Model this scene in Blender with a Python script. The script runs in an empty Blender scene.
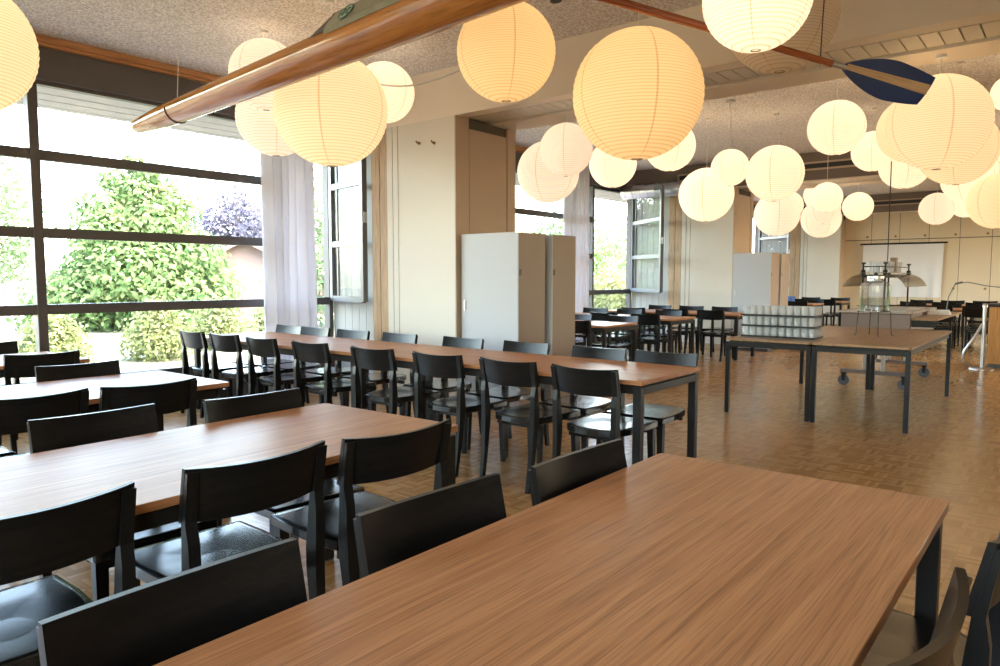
import bpy, math, random
from mathutils import Vector, Matrix
random.seed(7)
PI = math.pi
sc = bpy.context.scene
COL = sc.collection

# ------------------------------------------------------------------ camera, world, sun, exposure
F, AZ, CAMH = 720.0, math.radians(38.8), 1.334
cd = bpy.data.cameras.new('camera'); cam = bpy.data.objects.new('camera', cd); COL.objects.link(cam)
cd.sensor_width = 36.0; cd.lens = F / 1000 * 36.0
cd.clip_start = 0.02; cd.clip_end = 400
cam.location = (0, 0, CAMH)
cam.rotation_euler = (PI / 2 - math.atan(56 / 720.0), 0, AZ - PI / 2)
sc.camera = cam
sc.view_settings.view_transform = 'Standard'
sc.view_settings.look = 'None'
sc.view_settings.gamma = 1.0
sc.view_settings.use_curve_mapping = False
sc.view_settings.exposure = 0.52
sc.cycles.max_bounces = 8
sc.cycles.diffuse_bounces = 5
sc.cycles.glossy_bounces = 4
sc.cycles.transmission_bounces = 6
sc.cycles.transparent_max_bounces = 24
sc.cycles.caustics_reflective = False
sc.cycles.caustics_refractive = False
sc.cycles.sample_clamp_indirect = 6.0

world = bpy.data.worlds.new('world'); sc.world = world; world.use_nodes = True
wn = world.node_tree.nodes; wl = world.node_tree.links
sky = wn.new('ShaderNodeTexSky'); sky.sky_type = 'NISHITA'; sky.sun_disc = False
sky.sun_elevation = math.radians(52); sky.sun_rotation = math.radians(160); sky.dust_density = 2.5
wn['Background'].inputs['Strength'].default_value = 3.7
tint = wn.new('ShaderNodeMix'); tint.data_type = 'RGBA'; tint.blend_type = 'MULTIPLY'; tint.inputs['Factor'].default_value = 1
tint.inputs['B'].default_value = (1.12, 1.0, .84, 1)      # warm white balance of the photograph
wl.new(sky.outputs['Color'], tint.inputs['A']); wl.new(tint.outputs['Result'], wn['Background'].inputs['Color'])
sd = bpy.data.lights.new('sun', 'SUN'); sd.energy = 5.0; sd.angle = math.radians(0.6); sd.color = (1, .95, .86)
sun = bpy.data.objects.new('sun', sd); COL.objects.link(sun)
sun.rotation_euler = (0, math.radians(38), 0)

def portal(x, y, z, w, h, rx):
    d = bpy.data.lights.new('window_portal', 'AREA'); d.shape = 'RECTANGLE'; d.size = w; d.size_y = h; d.cycles.is_portal = True
    o = bpy.data.objects.new('window_portal', d); COL.objects.link(o); o.location = (x, y, z); o.rotation_euler = (rx, 0, 0)
for x, w in ((1.0, 9.2), (9.8, 6.6), (17.2, 6.4)):
    portal(x, 7.45, 1.72, w, 2.75, -PI / 2)
    if x > 14: portal(x, -4.78, 1.9, w, 2.2, PI / 2)
pd = bpy.data.lights.new('window_portal', 'AREA'); pd.shape = 'RECTANGLE'; pd.size = 2.1; pd.size_y = 7.0; pd.cycles.is_portal = True
po_ = bpy.data.objects.new('window_portal', pd); COL.objects.link(po_); po_.location = (-3.78, -.1, 1.95); po_.rotation_euler = (0, -PI / 2, 0)
LAMP = 0.32     # overall level of the paper lanterns

# ------------------------------------------------------------------ materials
def mat(name):
    m = bpy.data.materials.new(name); m.use_nodes = True
    return m, m.node_tree.nodes, m.node_tree.links, m.node_tree.nodes['Principled BSDF']
def plain(name, col, rough=.5, metal=0, spec=.5, noise=0, nscale=20, bump=0):
    m, n, l, b = mat(name)
    b.inputs['Base Color'].default_value = (*col, 1); b.inputs['Roughness'].default_value = rough
    b.inputs['Metallic'].default_value = metal; b.inputs['Specular IOR Level'].default_value = spec
    if noise or bump:
        tc = n.new('ShaderNodeTexCoord'); t = n.new('ShaderNodeTexNoise'); t.inputs['Scale'].default_value = nscale
        t.inputs['Detail'].default_value = 4; l.new(tc.outputs['Object'], t.inputs['Vector'])
        if noise:
            r = n.new('ShaderNodeMix'); r.data_type = 'RGBA'
            r.inputs['A'].default_value = (*[c * (1 - noise) for c in col], 1)
            r.inputs['B'].default_value = (*[min(1, c * (1 + noise)) for c in col], 1)
            l.new(t.outputs['Fac'], r.inputs['Factor']); l.new(r.outputs['Result'], b.inputs['Base Color'])
        if bump:
            bp = n.new('ShaderNodeBump'); bp.inputs['Strength'].default_value = bump; bp.inputs['Distance'].default_value = .01
            l.new(t.outputs['Fac'], bp.inputs['Height']); l.new(bp.outputs['Normal'], b.inputs['Normal'])
    return m
def wood(name, dark, light, rough, axis='X', scale=(1.2, 26, 26), bump=.05, spec=.5):
    """straight grained wood: noise drawn out along one object axis plus fine pores"""
    m, n, l, b = mat(name)
    tc = n.new('ShaderNodeTexCoord'); mp = n.new('ShaderNodeMapping')
    s = list(scale)
    if axis == 'Y': s = [scale[1], scale[0], scale[2]]
    if axis == 'Z': s = [scale[1], scale[2], scale[0]]
    mp.inputs['Scale'].default_value = s
    l.new(tc.outputs['Object'], mp.inputs['Vector'])
    t = n.new('ShaderNodeTexNoise'); t.inputs['Scale'].default_value = 1.0; t.inputs['Detail'].default_value = 6
    t.inputs['Roughness'].default_value = .62; t.inputs['Distortion'].default_value = .6
    l.new(mp.outputs['Vector'], t.inputs['Vector'])
    mp2 = n.new('ShaderNodeMapping'); mp2.inputs['Scale'].default_value = [q * 4.5 for q in s]
    l.new(tc.outputs['Object'], mp2.inputs['Vector'])
    t2 = n.new('ShaderNodeTexNoise'); t2.inputs['Scale'].default_value = 1.0; t2.inputs['Detail'].default_value = 2
    l.new(mp2.outputs['Vector'], t2.inputs['Vector'])
    cr = n.new('ShaderNodeValToRGB')
    cr.color_ramp.elements[0].position = .3; cr.color_ramp.elements[0].color = (*dark, 1)
    cr.color_ramp.elements[1].position = .68; cr.color_ramp.elements[1].color = (*light, 1)
    l.new(t.outputs['Fac'], cr.inputs['Fac'])
    cr2 = n.new('ShaderNodeValToRGB')
    cr2.color_ramp.elements[0].position = .34; cr2.color_ramp.elements[0].color = (.62, .62, .62, 1)
    cr2.color_ramp.elements[1].position = .5; cr2.color_ramp.elements[1].color = (1, 1, 1, 1)
    l.new(t2.outputs['Fac'], cr2.inputs['Fac'])
    mx = n.new('ShaderNodeMix'); mx.data_type = 'RGBA'; mx.blend_type = 'MULTIPLY'; mx.inputs['Factor'].default_value = .75
    l.new(cr.outputs['Color'], mx.inputs['A']); l.new(cr2.outputs['Color'], mx.inputs['B'])
    l.new(mx.outputs['Result'], b.inputs['Base Color'])
    b.inputs['Roughness'].default_value = rough; b.inputs['Specular IOR Level'].default_value = spec
    if bump:
        bp = n.new('ShaderNodeBump'); bp.inputs['Strength'].default_value = bump; bp.inputs['Distance'].default_value = .004
        l.new(t2.outputs['Fac'], bp.inputs['Height']); l.new(bp.outputs['Normal'], b.inputs['Normal'])
    return m
def parquet(name):
    """mosaic parquet: square cells of five strips, turned by a quarter from cell to cell"""
    m, n, l, b = mat(name)
    tc = n.new('ShaderNodeTexCoord'); mp = n.new('ShaderNodeMapping'); mp.inputs['Scale'].default_value = (7.4, 7.4, 7.4)
    l.new(tc.outputs['Object'], mp.inputs['Vector'])
    sp = n.new('ShaderNodeSeparateXYZ'); l.new(mp.outputs['Vector'], sp.inputs['Vector'])
    def M(op, a, bb=None):
        q = n.new('ShaderNodeMath'); q.operation = op
        for i, v in enumerate((a, bb)):
            if v is None: continue
            if isinstance(v, (int, float)): q.inputs[i].default_value = v
            else: l.new(v, q.inputs[i])
        return q.outputs[0]
    x, y = sp.outputs['X'], sp.outputs['Y']
    fx, fy = M('FLOOR', x), M('FLOOR', y)
    par = M('FLOORED_MODULO', M('ADD', fx, fy), 2)
    inv = M('SUBTRACT', 1, par)
    u = M('ADD', M('MULTIPLY', x, par), M('MULTIPLY', y, inv))          # across the strips
    strip = M('FLOOR', M('MULTIPLY', u, 5))
    cell = M('ADD', M('MULTIPLY', fx, 17.3), M('MULTIPLY', fy, 7.7))
    wnz = n.new('ShaderNodeTexWhiteNoise'); wnz.noise_dimensions = '2D'
    cv = n.new('ShaderNodeCombineXYZ'); l.new(strip, cv.inputs['X']); l.new(cell, cv.inputs['Y'])
    l.new(cv.outputs['Vector'], wnz.inputs['Vector'])
    cr = n.new('ShaderNodeValToRGB')
    e = cr.color_ramp.elements
    e[0].position = 0; e[0].color = (.37, .195, .073, 1); e[1].position = 1; e[1].color = (.56, .33, .135, 1)
    l.new(wnz.outputs['Value'], cr.inputs['Fac'])
    # joints
    fu = M('FRACT', M('MULTIPLY', u, 5)); j = M('GREATER_THAN', M('ABSOLUTE', M('SUBTRACT', fu, .5)), .46)
    gx = M('GREATER_THAN', M('ABSOLUTE', M('SUBTRACT', M('FRACT', x), .5)), .492)
    gy = M('GREATER_THAN', M('ABSOLUTE', M('SUBTRACT', M('FRACT', y), .5)), .492)
    jj = M('MINIMUM', M('ADD', M('ADD', gx, gy), M('MULTIPLY', j, .5)), 1)
    t = n.new('ShaderNodeTexNoise'); t.inputs['Scale'].default_value = .55; t.inputs['Detail'].default_value = 3
    l.new(tc.outputs['Object'], t.inputs['Vector'])
    mx = n.new('ShaderNodeMix'); mx.data_type = 'RGBA'; mx.blend_type = 'MULTIPLY'
    l.new(M('MULTIPLY', jj, .45), mx.inputs['Factor']); l.new(cr.outputs['Color'], mx.inputs['A']); mx.inputs['B'].default_value = (.35, .25, .18, 1)
    l.new(mx.outputs['Result'], b.inputs['Base Color'])
    b.inputs['Roughness'].default_value = .3
    rr = n.new('ShaderNodeMapRange'); rr.inputs['To Min'].default_value = .14; rr.inputs['To Max'].default_value = .32
    l.new(t.outputs['Fac'], rr.inputs['Value']); l.new(rr.outputs['Result'], b.inputs['Roughness'])
    return m
def paper(name, emit, tint, strength, rings):
    """lantern paper: thin, lit through by the bulb inside, with bamboo rib lines and glued seams"""
    m, n, l, b = mat(name); n.remove(b)
    out = n['Material Output']
    tc = n.new('ShaderNodeTexCoord'); sp = n.new('ShaderNodeSeparateXYZ'); l.new(tc.outputs['Object'], sp.inputs['Vector'])
    def M(op, a, bb=None):
        q = n.new('ShaderNodeMath'); q.operation = op
        for i, v in enumerate((a, bb)):
            if v is None: continue
            if isinstance(v, (int, float)): q.inputs[i].default_value = v
            else: l.new(v, q.inputs[i])
        return q.outputs[0]
    s = M('SINE', M('MULTIPLY', sp.outputs['Z'], rings * PI))
    rib = M('POWER', M('ABSOLUTE', s), 14)
    ang = M('MULTIPLY', M('ARCTAN2', sp.outputs['Y'], sp.outputs['X']), 2.5)
    seam = M('GREATER_THAN', M('ABSOLUTE', M('SINE', ang)), .9993)
    line = M('MINIMUM', M('ADD', M('MULTIPLY', rib, .6), M('MULTIPLY', seam, .6)), 1)
    mx = n.new('ShaderNodeMix'); mx.data_type = 'RGBA'
    l.new(line, mx.inputs['Factor']); mx.inputs['A'].default_value = (*tint, 1)
    mx.inputs['B'].default_value = (tint[0] * .68, tint[1] * .52, tint[2] * .36, 1)
    tr = n.new('ShaderNodeBsdfTranslucent'); df = n.new('ShaderNodeBsdfDiffuse'); em = n.new('ShaderNodeEmission')
    l.new(mx.outputs['Result'], tr.inputs['Color']); l.new(mx.outputs['Result'], df.inputs['Color'])
    me = n.new('ShaderNodeMix'); me.data_type = 'RGBA'; me.blend_type = 'MULTIPLY'; me.inputs['Factor'].default_value = 1
    md = n.new('ShaderNodeMix'); md.data_type = 'RGBA'
    l.new(line, md.inputs['Factor']); md.inputs['A'].default_value = (1, 1, 1, 1); md.inputs['B'].default_value = (.70, .55, .42, 1)
    l.new(md.outputs['Result'], me.inputs['A']); me.inputs['B'].default_value = (*emit, 1)
    l.new(me.outputs['Result'], em.inputs['Color']); em.inputs['Strength'].default_value = strength
    ms = n.new('ShaderNodeMixShader'); ms.inputs['Fac'].default_value = .5
    l.new(df.outputs['BSDF'], ms.inputs[1]); l.new(tr.outputs['BSDF'], ms.inputs[2])
    ad = n.new('ShaderNodeAddShader'); l.new(ms.outputs['Shader'], ad.inputs[0]); l.new(em.outputs['Emission'], ad.inputs[1])
    l.new(ad.outputs['Shader'], out.inputs['Surface'])
    return m
def thin_glass(name, tint=(1, 1, 1), base=.04, top=.5, rough=0.02):
    m, n, l, b = mat(name); n.remove(b)
    tr = n.new('ShaderNodeBsdfTransparent'); tr.inputs['Color'].default_value = (*tint, 1)
    gl = n.new('ShaderNodeBsdfGlossy'); gl.inputs['Roughness'].default_value = rough
    lw = n.new('ShaderNodeLayerWeight'); lw.inputs['Blend'].default_value = .25
    mr = n.new('ShaderNodeMapRange'); mr.inputs['To Min'].default_value = base; mr.inputs['To Max'].default_value = top
    l.new(lw.outputs['Fresnel'], mr.inputs['Value'])
    ms = n.new('ShaderNodeMixShader'); l.new(mr.outputs['Result'], ms.inputs['Fac'])
    l.new(tr.outputs['BSDF'], ms.inputs[1]); l.new(gl.outputs['BSDF'], ms.inputs[2])
    l.new(ms.outputs['Shader'], n['Material Output'].inputs['Surface'])
    return m
def cloth(name, col, trans=.5):
    m, n, l, b = mat(name); n.remove(b)
    tr = n.new('ShaderNodeBsdfTranslucent'); tr.inputs['Color'].default_value = (*col, 1)
    df = n.new('ShaderNodeBsdfDiffuse'); df.inputs['Color'].default_value = (*col, 1)
    ms = n.new('ShaderNodeMixShader'); ms.inputs['Fac'].default_value = trans
    l.new(df.outputs['BSDF'], ms.inputs[1]); l.new(tr.outputs['BSDF'], ms.inputs[2])
    l.new(ms.outputs['Shader'], n['Material Output'].inputs['Surface'])
    return m
def leafmat(name, a, b2):
    m, n, l, b = mat(name); n.remove(b)
    gi = n.new('ShaderNodeNewGeometry'); cr = n.new('ShaderNodeValToRGB')
    cr.color_ramp.elements[0].color = (*a, 1); cr.color_ramp.elements[1].color = (*b2, 1)
    l.new(gi.outputs['Random Per Island'], cr.inputs['Fac'])
    tr = n.new('ShaderNodeBsdfTranslucent'); df = n.new('ShaderNodeBsdfDiffuse')
    l.new(cr.outputs['Color'], tr.inputs['Color']); l.new(cr.outputs['Color'], df.inputs['Color'])
    ms = n.new('ShaderNodeMixShader'); ms.inputs['Fac'].default_value = .4
    l.new(df.outputs['BSDF'], ms.inputs[1]); l.new(tr.outputs['BSDF'], ms.inputs[2])
    l.new(ms.outputs['Shader'], n['Material Output'].inputs['Surface'])
    return m
def stipple(name, dark, light):
    m, n, l, b = mat(name)
    tc = n.new('ShaderNodeTexCoord'); t = n.new('ShaderNodeTexNoise'); t.inputs['Scale'].default_value = 55
    t.inputs['Detail'].default_value = 3; l.new(tc.outputs['Object'], t.inputs['Vector'])
    cr = n.new('ShaderNodeValToRGB'); cr.color_ramp.elements[0].position = .38; cr.color_ramp.elements[1].position = .6
    cr.color_ramp.elements[0].color = (*dark, 1); cr.color_ramp.elements[1].color = (*light, 1)
    l.new(t.outputs['Fac'], cr.inputs['Fac']); l.new(cr.outputs['Color'], b.inputs['Base Color'])
    bp = n.new('ShaderNodeBump'); bp.inputs['Strength'].default_value = .6; bp.inputs['Distance'].default_value = .01
    l.new(t.outputs['Fac'], bp.inputs['Height']); l.new(bp.outputs['Normal'], b.inputs['Normal'])
    b.inputs['Roughness'].default_value = .9; b.inputs['Specular IOR Level'].default_value = .1
    return m
def lit_glass(name):
    m, n, l, b = mat(name)
    b.inputs['Base Color'].default_value = (.93, .97, 1, 1); b.inputs['Roughness'].default_value = .04
    b.inputs['Alpha'].default_value = .36; b.inputs['Specular IOR Level'].default_value = 1.0
    return m

MT = dict(
    floor=parquet('parquet_oak'),
    ceil=stipple('ceiling_stipple', (.55, .505, .49), (.89, .855, .83)),
    beam=plain('beam_paint', (.78, .69, .58), .6, noise=.05, nscale=3),
    bulkhead=plain('bulkhead_brown', (.17, .125, .10), .6, noise=.1, nscale=4),
    cream=plain('cream_paint', (.65, .605, .52), .5, noise=.03, nscale=2),
    cupboard=plain('cupboard_cream_warm_lit', (.70, .59, .43), .5, noise=.03, nscale=2),  # cream paint, with the lanterns' warm light put into the colour
    board=plain('white_board', (.38, .38, .365), .5),
    groove=plain('groove_dark', (.10, .085, .07), .8),
    tan=wood('tan_wood', (.40, .26, .14), (.52, .35, .20), .5, 'Z', (1.0, 14, 14), .02),
    tanpaint=plain('tan_paint', (.48, .36, .26), .5, noise=.04, nscale=3),
    cabside=plain('cabinet_side', (.31, .24, .19), .5, noise=.05, nscale=3),
    cabwhite=plain('cabinet_white', (.47, .48, .50), .45),
    orange=wood('orange_trim', (.42, .19, .07), (.58, .29, .12), .4, 'X', (1.0, 20, 20), .02),
    dark=plain('window_frame_dark', (.085, .075, .075), .42),
    header=plain('header_dark', (.10, .088, .085), .6, noise=.1, nscale=5),
    sash=plain('sash_grey', (.14, .15, .16), .35),
    glass=thin_glass('window_glass', (.97, .99, .99), .03, .35),
    sashglass=thin_glass('sash_glass', (.93, .95, .95), .02, .10),
    curtain=cloth('curtain_white', (.86, .84, .86), .45),
    projector=cloth('hanging_cloth', (.80, .79, .80), .1),
    black=wood('black_stained_wood', (.004, .004, .004), (.012, .010, .009), .30, 'X', (2.0, 40, 40), .015, .2),
    seat=wood('black_stained_seat', (.005, .005, .006), (.016, .015, .014), .21, 'Y', (2.0, 40, 40), 0, .6),
    blackv=wood('black_stained_post', (.004, .004, .004), (.010, .009, .008), .3, 'Z', (2.0, 40, 40), .04, .28),
    oak=wood('brown_oak', (.36, .148, .058), (.55, .26, .115), .36, 'X', (1.2, 55, 55), .05, .18),
    oakserve=wood('serving_oak', (.27, .15, .075), (.40, .25, .135), .34, 'X', (1.4, 30, 30), .04, .3),
    steel=plain('black_steel', (.020, .018, .016), .4, 0, .22),
    chrome=plain('brushed_steel', (.62, .61, .60), .28, 1),
    castgrey=plain('caster_grey', (.12, .12, .13), .5),
    mahog=wood('varnished_mahogany', (.42, .16, .035), (.58, .26, .07), .14, 'Y', (.8, 18, 18), 0, .7),
    shaft=wood('oar_shaft_wood', (.30, .08, .028), (.42, .125, .045), .2, 'X', (1, 30, 30), 0),
    blade=plain('blade_navy', (.018, .038, .125), .32, noise=.25, nscale=8),
    stripe=wood('blade_wood_stripe', (.42, .25, .13), (.55, .36, .20), .35, 'X', (1, 24, 24), 0),
    canvas=plain('shell_cover', (.30, .30, .22), .3, noise=.35, nscale=9),
    emblemlight=plain('emblem_pale', (.62, .74, .62), .5),
    emblemdark=plain('emblem_green', (.10, .22, .17), .5),
    white=plain('white_plastic', (.75, .74, .71), .4),
    cordwhite=plain('cord_white', (.72, .70, .66), .6),
    cordblack=plain('cord_black', (.02, .02, .02), .5),
    trolley=plain('trolley_brown', (.22, .165, .14), .4, noise=.1, nscale=6),
    trolleytop=plain('trolley_top', (.42, .36, .31), .3, .2),
    brass=plain('knob_brass', (.30, .21, .11), .4, .4),
    bluebox=plain('blue_plastic', (.06, .13, .38), .4),
    box=plain('brown_card', (.26, .18, .12), .7),
    counter=wood('counter_oak', (.50, .22, .06), (.64, .32, .10), .4, 'Z', (1, 18, 18), .02, .25),
    tumbler=lit_glass('tumbler_glass'),
    guard=thin_glass('guard_glass', (.88, .86, .82), .16, .6, .08),
    jar=thin_glass('jar_glass', (.90, .93, .93), .14, .75, .05),
    napkin=plain('napkin_white', (.8, .78, .76), .8),
    concrete=plain('canopy_concrete', (.50, .49, .46), .9, noise=.18, nscale=9),
    outwall=plain('house_wall_pink', (.17, .115, .10), .9, noise=.05, nscale=1),
    roof=plain('house_roof', (.13, .10, .095), .8, noise=.2, nscale=6),
    path=plain('gravel_path', (.30, .25, .22), .95, noise=.12, nscale=8),
    grass=plain('lawn', (.15, .15, .105), .95, noise=.3, nscale=3),
    bark=plain('bark', (.15, .11, .08), .9, noise=.3, nscale=12),
    leafa=leafmat('leaves_green', (.075, .15, .055), (.20, .27, .12)),
    leafb=leafmat('leaves_yellow', (.14, .18, .07), (.28, .31, .16)),
    leafc=leafmat('leaves_purple', (.08, .08, .12), (.15, .15, .20)),
    leafd=leafmat('leaves_pale', (.10, .17, .08), (.22, .29, .165)),
)
PAPER = {
    'gold':  paper('paper_gold', (1, .66, .31), (.92, .80, .56), .42 * LAMP, 44),
    'warm':  paper('paper_warm', (1, .74, .46), (.92, .85, .70), .52 * LAMP, 44),
    'cream': paper('paper_cream', (1, .83, .62), (.94, .90, .82), .64 * LAMP, 30),
    'pale':  paper('paper_pale', (1, .85, .70), (.94, .89, .82), .66 * LAMP, 30),
    'dim':   paper('paper_dim', (1, .74, .50), (.80, .70, .56), .08 * LAMP, 44),
}

# ------------------------------------------------------------------ mesh builder
class MB:
    def __init__(s): s.v = []; s.f = []; s.sm = []; s.mi = []; s.cur = 0
    def add(s, vs, fs, smooth=False):
        o = len(s.v); s.v += [tuple(p) for p in vs]
        for f in fs: s.f.append(tuple(o + i for i in f)); s.sm.append(smooth); s.mi.append(s.cur)
        return s
    def box(s, x0, y0, z0, x1, y1, z1):
        vs = [(x, y, z) for z in (z0, z1) for y in (y0, y1) for x in (x0, x1)]
        return s.add(vs, [(0, 2, 3, 1), (4, 5, 7, 6), (0, 1, 5, 4), (2, 6, 7, 3), (0, 4, 6, 2), (1, 3, 7, 5)])
    def cbox(s, x0, y0, z0, x1, y1, z1, c=.003):
        """box with chamfered vertical and top/bottom edges"""
        def ring(a, z): return [(x0 + a + c, y0 + a, z), (x1 - a - c, y0 + a, z), (x1 - a, y0 + a + c, z), (x1 - a, y1 - a - c, z),
                                (x1 - a - c, y1 - a, z), (x0 + a + c, y1 - a, z), (x0 + a, y1 - a - c, z), (x0 + a, y0 + a + c, z)]
        return s.loft([ring(c, z0), ring(0, z0 + c), ring(0, z1 - c), ring(c, z1)])
    def loft(s, rings, caps=True, smooth=False, close=True):
        n = len(rings[0]); vs = [p for r in rings for p in r]; fs = []
        m = n if close else n - 1
        for i in range(len(rings) - 1):
            for j in range(m):
                k = (j + 1) % n; fs.append((i * n + j, i * n + k, (i + 1) * n + k, (i + 1) * n + j))
        s.add(vs, fs, smooth)
        if caps:
            s.add(rings[0], [tuple(range(n - 1, -1, -1))]); s.add(rings[-1], [tuple(range(n))])
        return s
    def tube(s, pts, r, seg=8, smooth=True, caps=True):
        pts = [Vector(p) for p in pts]; rs = r if isinstance(r, (list, tuple)) else [r] * len(pts)
        rings = []; up = Vector((0, 0, 1)); prev = None
        for i, p in enumerate(pts):
            d = (pts[min(i + 1, len(pts) - 1)] - pts[max(i - 1, 0)]).normalized()
            if prev is None:
                a = d.cross(up)
                if a.length < .05: a = d.cross(Vector((1, 0, 0)))
            else: a = prev - d * prev.dot(d)
            a.normalize(); prev = a; b = d.cross(a)
            rings.append([p + (a * math.cos(t) + b * math.sin(t)) * rs[i] for t in [2 * PI * k / seg for k in range(seg)]])
        return s.loft(rings, caps, smooth)
    def cyl(s, x, y, z0, z1, r, seg=16, r1=None):
        return s.lathe([(r, z0), (r if r1 is None else r1, z1)], x, y, seg)
    def lathe(s, prof, x=0, y=0, seg=24, caps=True, smooth=True):
        rings = [[(x + r * math.cos(2 * PI * k / seg), y + r * math.sin(2 * PI * k / seg), z) for k in range(seg)] for r, z in prof]
        return s.loft(rings, caps, smooth)
    def prism(s, poly, z0, z1):
        return s.loft([[(x, y, z0) for x, y in poly], [(x, y, z1) for x, y in poly]])
    def grid(s, fn, nu, nv, thick=0, smooth=True):
        """fn(u,v)->point, sheet; with thick a second sheet offset along fn's third arg"""
        A = [fn(i / nu, j / nv, 0) for j in range(nv + 1) for i in range(nu + 1)]
        q = lambda i, j: j * (nu + 1) + i
        fs = [(q(i, j), q(i + 1, j), q(i + 1, j + 1), q(i, j + 1)) for j in range(nv) for i in range(nu)]
        s.add(A, fs, smooth)
        if thick:
            B = [fn(i / nu, j / nv, 1) for j in range(nv + 1) for i in range(nu + 1)]
            s.add(B, [f[::-1] for f in fs], smooth)
            rim = [q(i, 0) for i in range(nu)] + [q(nu, j) for j in range(nv)] + [q(i, nv) for i in range(nu, 0, -1)] + [q(0, j) for j in range(nv, 0, -1)]
            n = len(rim)
            s.add([A[k] for k in rim] + [B[k] for k in rim], [((k + 1) % n, k, n + k, n + (k + 1) % n) for k in range(n)])
        return s
    def mesh(s, name, m):
        me = bpy.data.meshes.new(name); me.from_pydata(s.v, [], s.f)
        me.polygons.foreach_set('use_smooth', s.sm); me.polygons.foreach_set('material_index', s.mi)
        for q in (m if isinstance(m, (list, tuple)) else [m]): me.materials.append(q)
        me.update(); return me
    def build(s, name, m, parent=None):
        o = bpy.data.objects.new(name, s.mesh(name, m)); COL.objects.link(o)
        if parent: o.parent = parent
        return o
def tag(o, label, cat, group=None):
    o['label'] = label; o['category'] = cat
    if group: o['group'] = group
    return o
def thing(name, label, cat, loc=(0, 0, 0), rz=0, group=None):
    o = bpy.data.objects.new(name, None); COL.objects.link(o); o.empty_display_size = .1
    o.location = loc; o.rotation_euler = (0, 0, rz)
    return tag(o, label, cat, group)
def struct(o): o['kind'] = 'structure'; return o
def dup(root, loc, rz=0, label=None, group=None, scale=None):
    r = root.copy(); COL.objects.link(r); r.location = loc; r.rotation_euler = (0, 0, rz)
    if label: r['label'] = label
    if group: r['group'] = group
    for ch in list(root.children):
        c = ch.copy(); COL.objects.link(c); c.parent = r
        for g in list(ch.children):
            d = g.copy(); COL.objects.link(d); d.parent = c
    return r

# ------------------------------------------------------------------ room shell
YW = 7.3; ZC = 3.43; ZB = 2.95
XP = (5.45, 12.95, 20.45); BW = 1.0
XF = 21.0; XB = -3.6; YR = -4.6
fl = MB().box(XB, YR, -.12, XF + .3, YW + .1, 0).build('floor', MT['floor']); struct(fl)
struct(MB().box(XB, YR, ZC, XF + .3, YW + .12, ZC + .25).build('ceiling', MT['ceil']))
wb = MB(); wb.box(XB - .15, YR, 0, XB, YW, .9).box(XB - .15, YR, 3.0, XB, YW, ZC).box(XB - .15, YR, .9, XB, -3.6, 3.0).box(XB - .15, 3.4, .9, XB, YW, 3.0)
struct(wb.build('wall_back', MT['tanpaint']))
f_ = MB()
for j in range(4):
    y = -3.6 + 7.0 * j / 3; f_.box(XB - .1, y - .04, .9, XB - .03, y + .04, 3.0)
for z in (.94, 1.9, 2.96): f_.box(XB - .1, -3.6, z - .04, XB - .03, 3.4, z + .04)
w_ = struct(f_.build('window_5', MT['dark']))  # added window behind the camera, lets in daylight to brighten the room
for j in range(3):
    MB().box(XB - .07, -3.6 + 7.0 * j / 3 + .04, .98, XB - .062, -3.6 + 7.0 * (j + 1) / 3 - .04, 2.92).build('pane', MT['glass'], w_)
wr = MB(); wr.box(XB, YR - .15, 0, XF, YR, .8).box(XB, YR - .15, 3.0, XF, YR, ZC)
for xa, xb in ((XB, 13.95), (20.0, XF)): wr.box(xa, YR - .15, .8, xb, YR, 3.0)
struct(wr.build('wall_right', MT['tanpaint']))
for k_, (xa, xb) in enumerate(((13.95, 20.0),)):
    f_ = MB(); n_ = 4
    for j in range(n_ + 1):
        x = xa + (xb - xa) * j / n_; f_.box(x - .04, YR - .1, .8, x + .04, YR - .03, 3.0)
    for z in (.84, 1.9, 2.96): f_.box(xa, YR - .1, z - .04, xb, YR - .03, z + .04)
    w_ = struct(f_.build('window_%d' % (4 + k_), MT['dark']))  # added window out of view, brings extra daylight into the far bay
    for j in range(n_):
        MB().box(xa + (xb - xa) * j / n_ + .04, YR - .07, .88, xa + (xb - xa) * (j + 1) / n_ - .04, YR - .062, 2.92).build('pane', MT['glass'], w_)
struct(MB().box(XF, YR, 0, XF + .3, YW, ZC).build('wall_far', MT['cream']))
# window wall: sill upstand and dark header; orange trim against the ceiling
wl_ = MB(); wl_.box(XB, YW - .06, 0, XF, YW + .12, .30); wl_.box(XB, YW - .10, 3.07, XF, YW + .12, ZC)
struct(wl_.build('wall_left', MT['header']))
struct(MB().box(XB, YW - .19, 3.37, XP[0], YW - .10, ZC - .005).box(XB, YW - .155, 3.345, XP[0], YW - .10, 3.37).build('trim_1', MT['orange']))
struct(MB().box(XP[0] + BW, YW - .19, 3.345, XP[1], YW - .10, ZC - .005).build('trim_2', MT['orange']))
struct(MB().box(XP[1] + BW, YW - .19, 3.345, XP[2], YW - .10, ZC - .005).build('trim_3', MT['orange']))
# concrete canopy over the windows, outside
cn = MB()
for k in range(9): cn.box(XB, YW + .13 + k * .14, 3.12 + .004 * (k % 2), XF, YW + .13 + k * .14 + .138, 3.34)
cn.box(XB, YR - 1.6, 3.12, XF, YR - .16, 3.34)  # unseen canopy added on the right side to hold back sunlight
struct(cn.build('canopy_ceiling', MT['concrete']))

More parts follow.
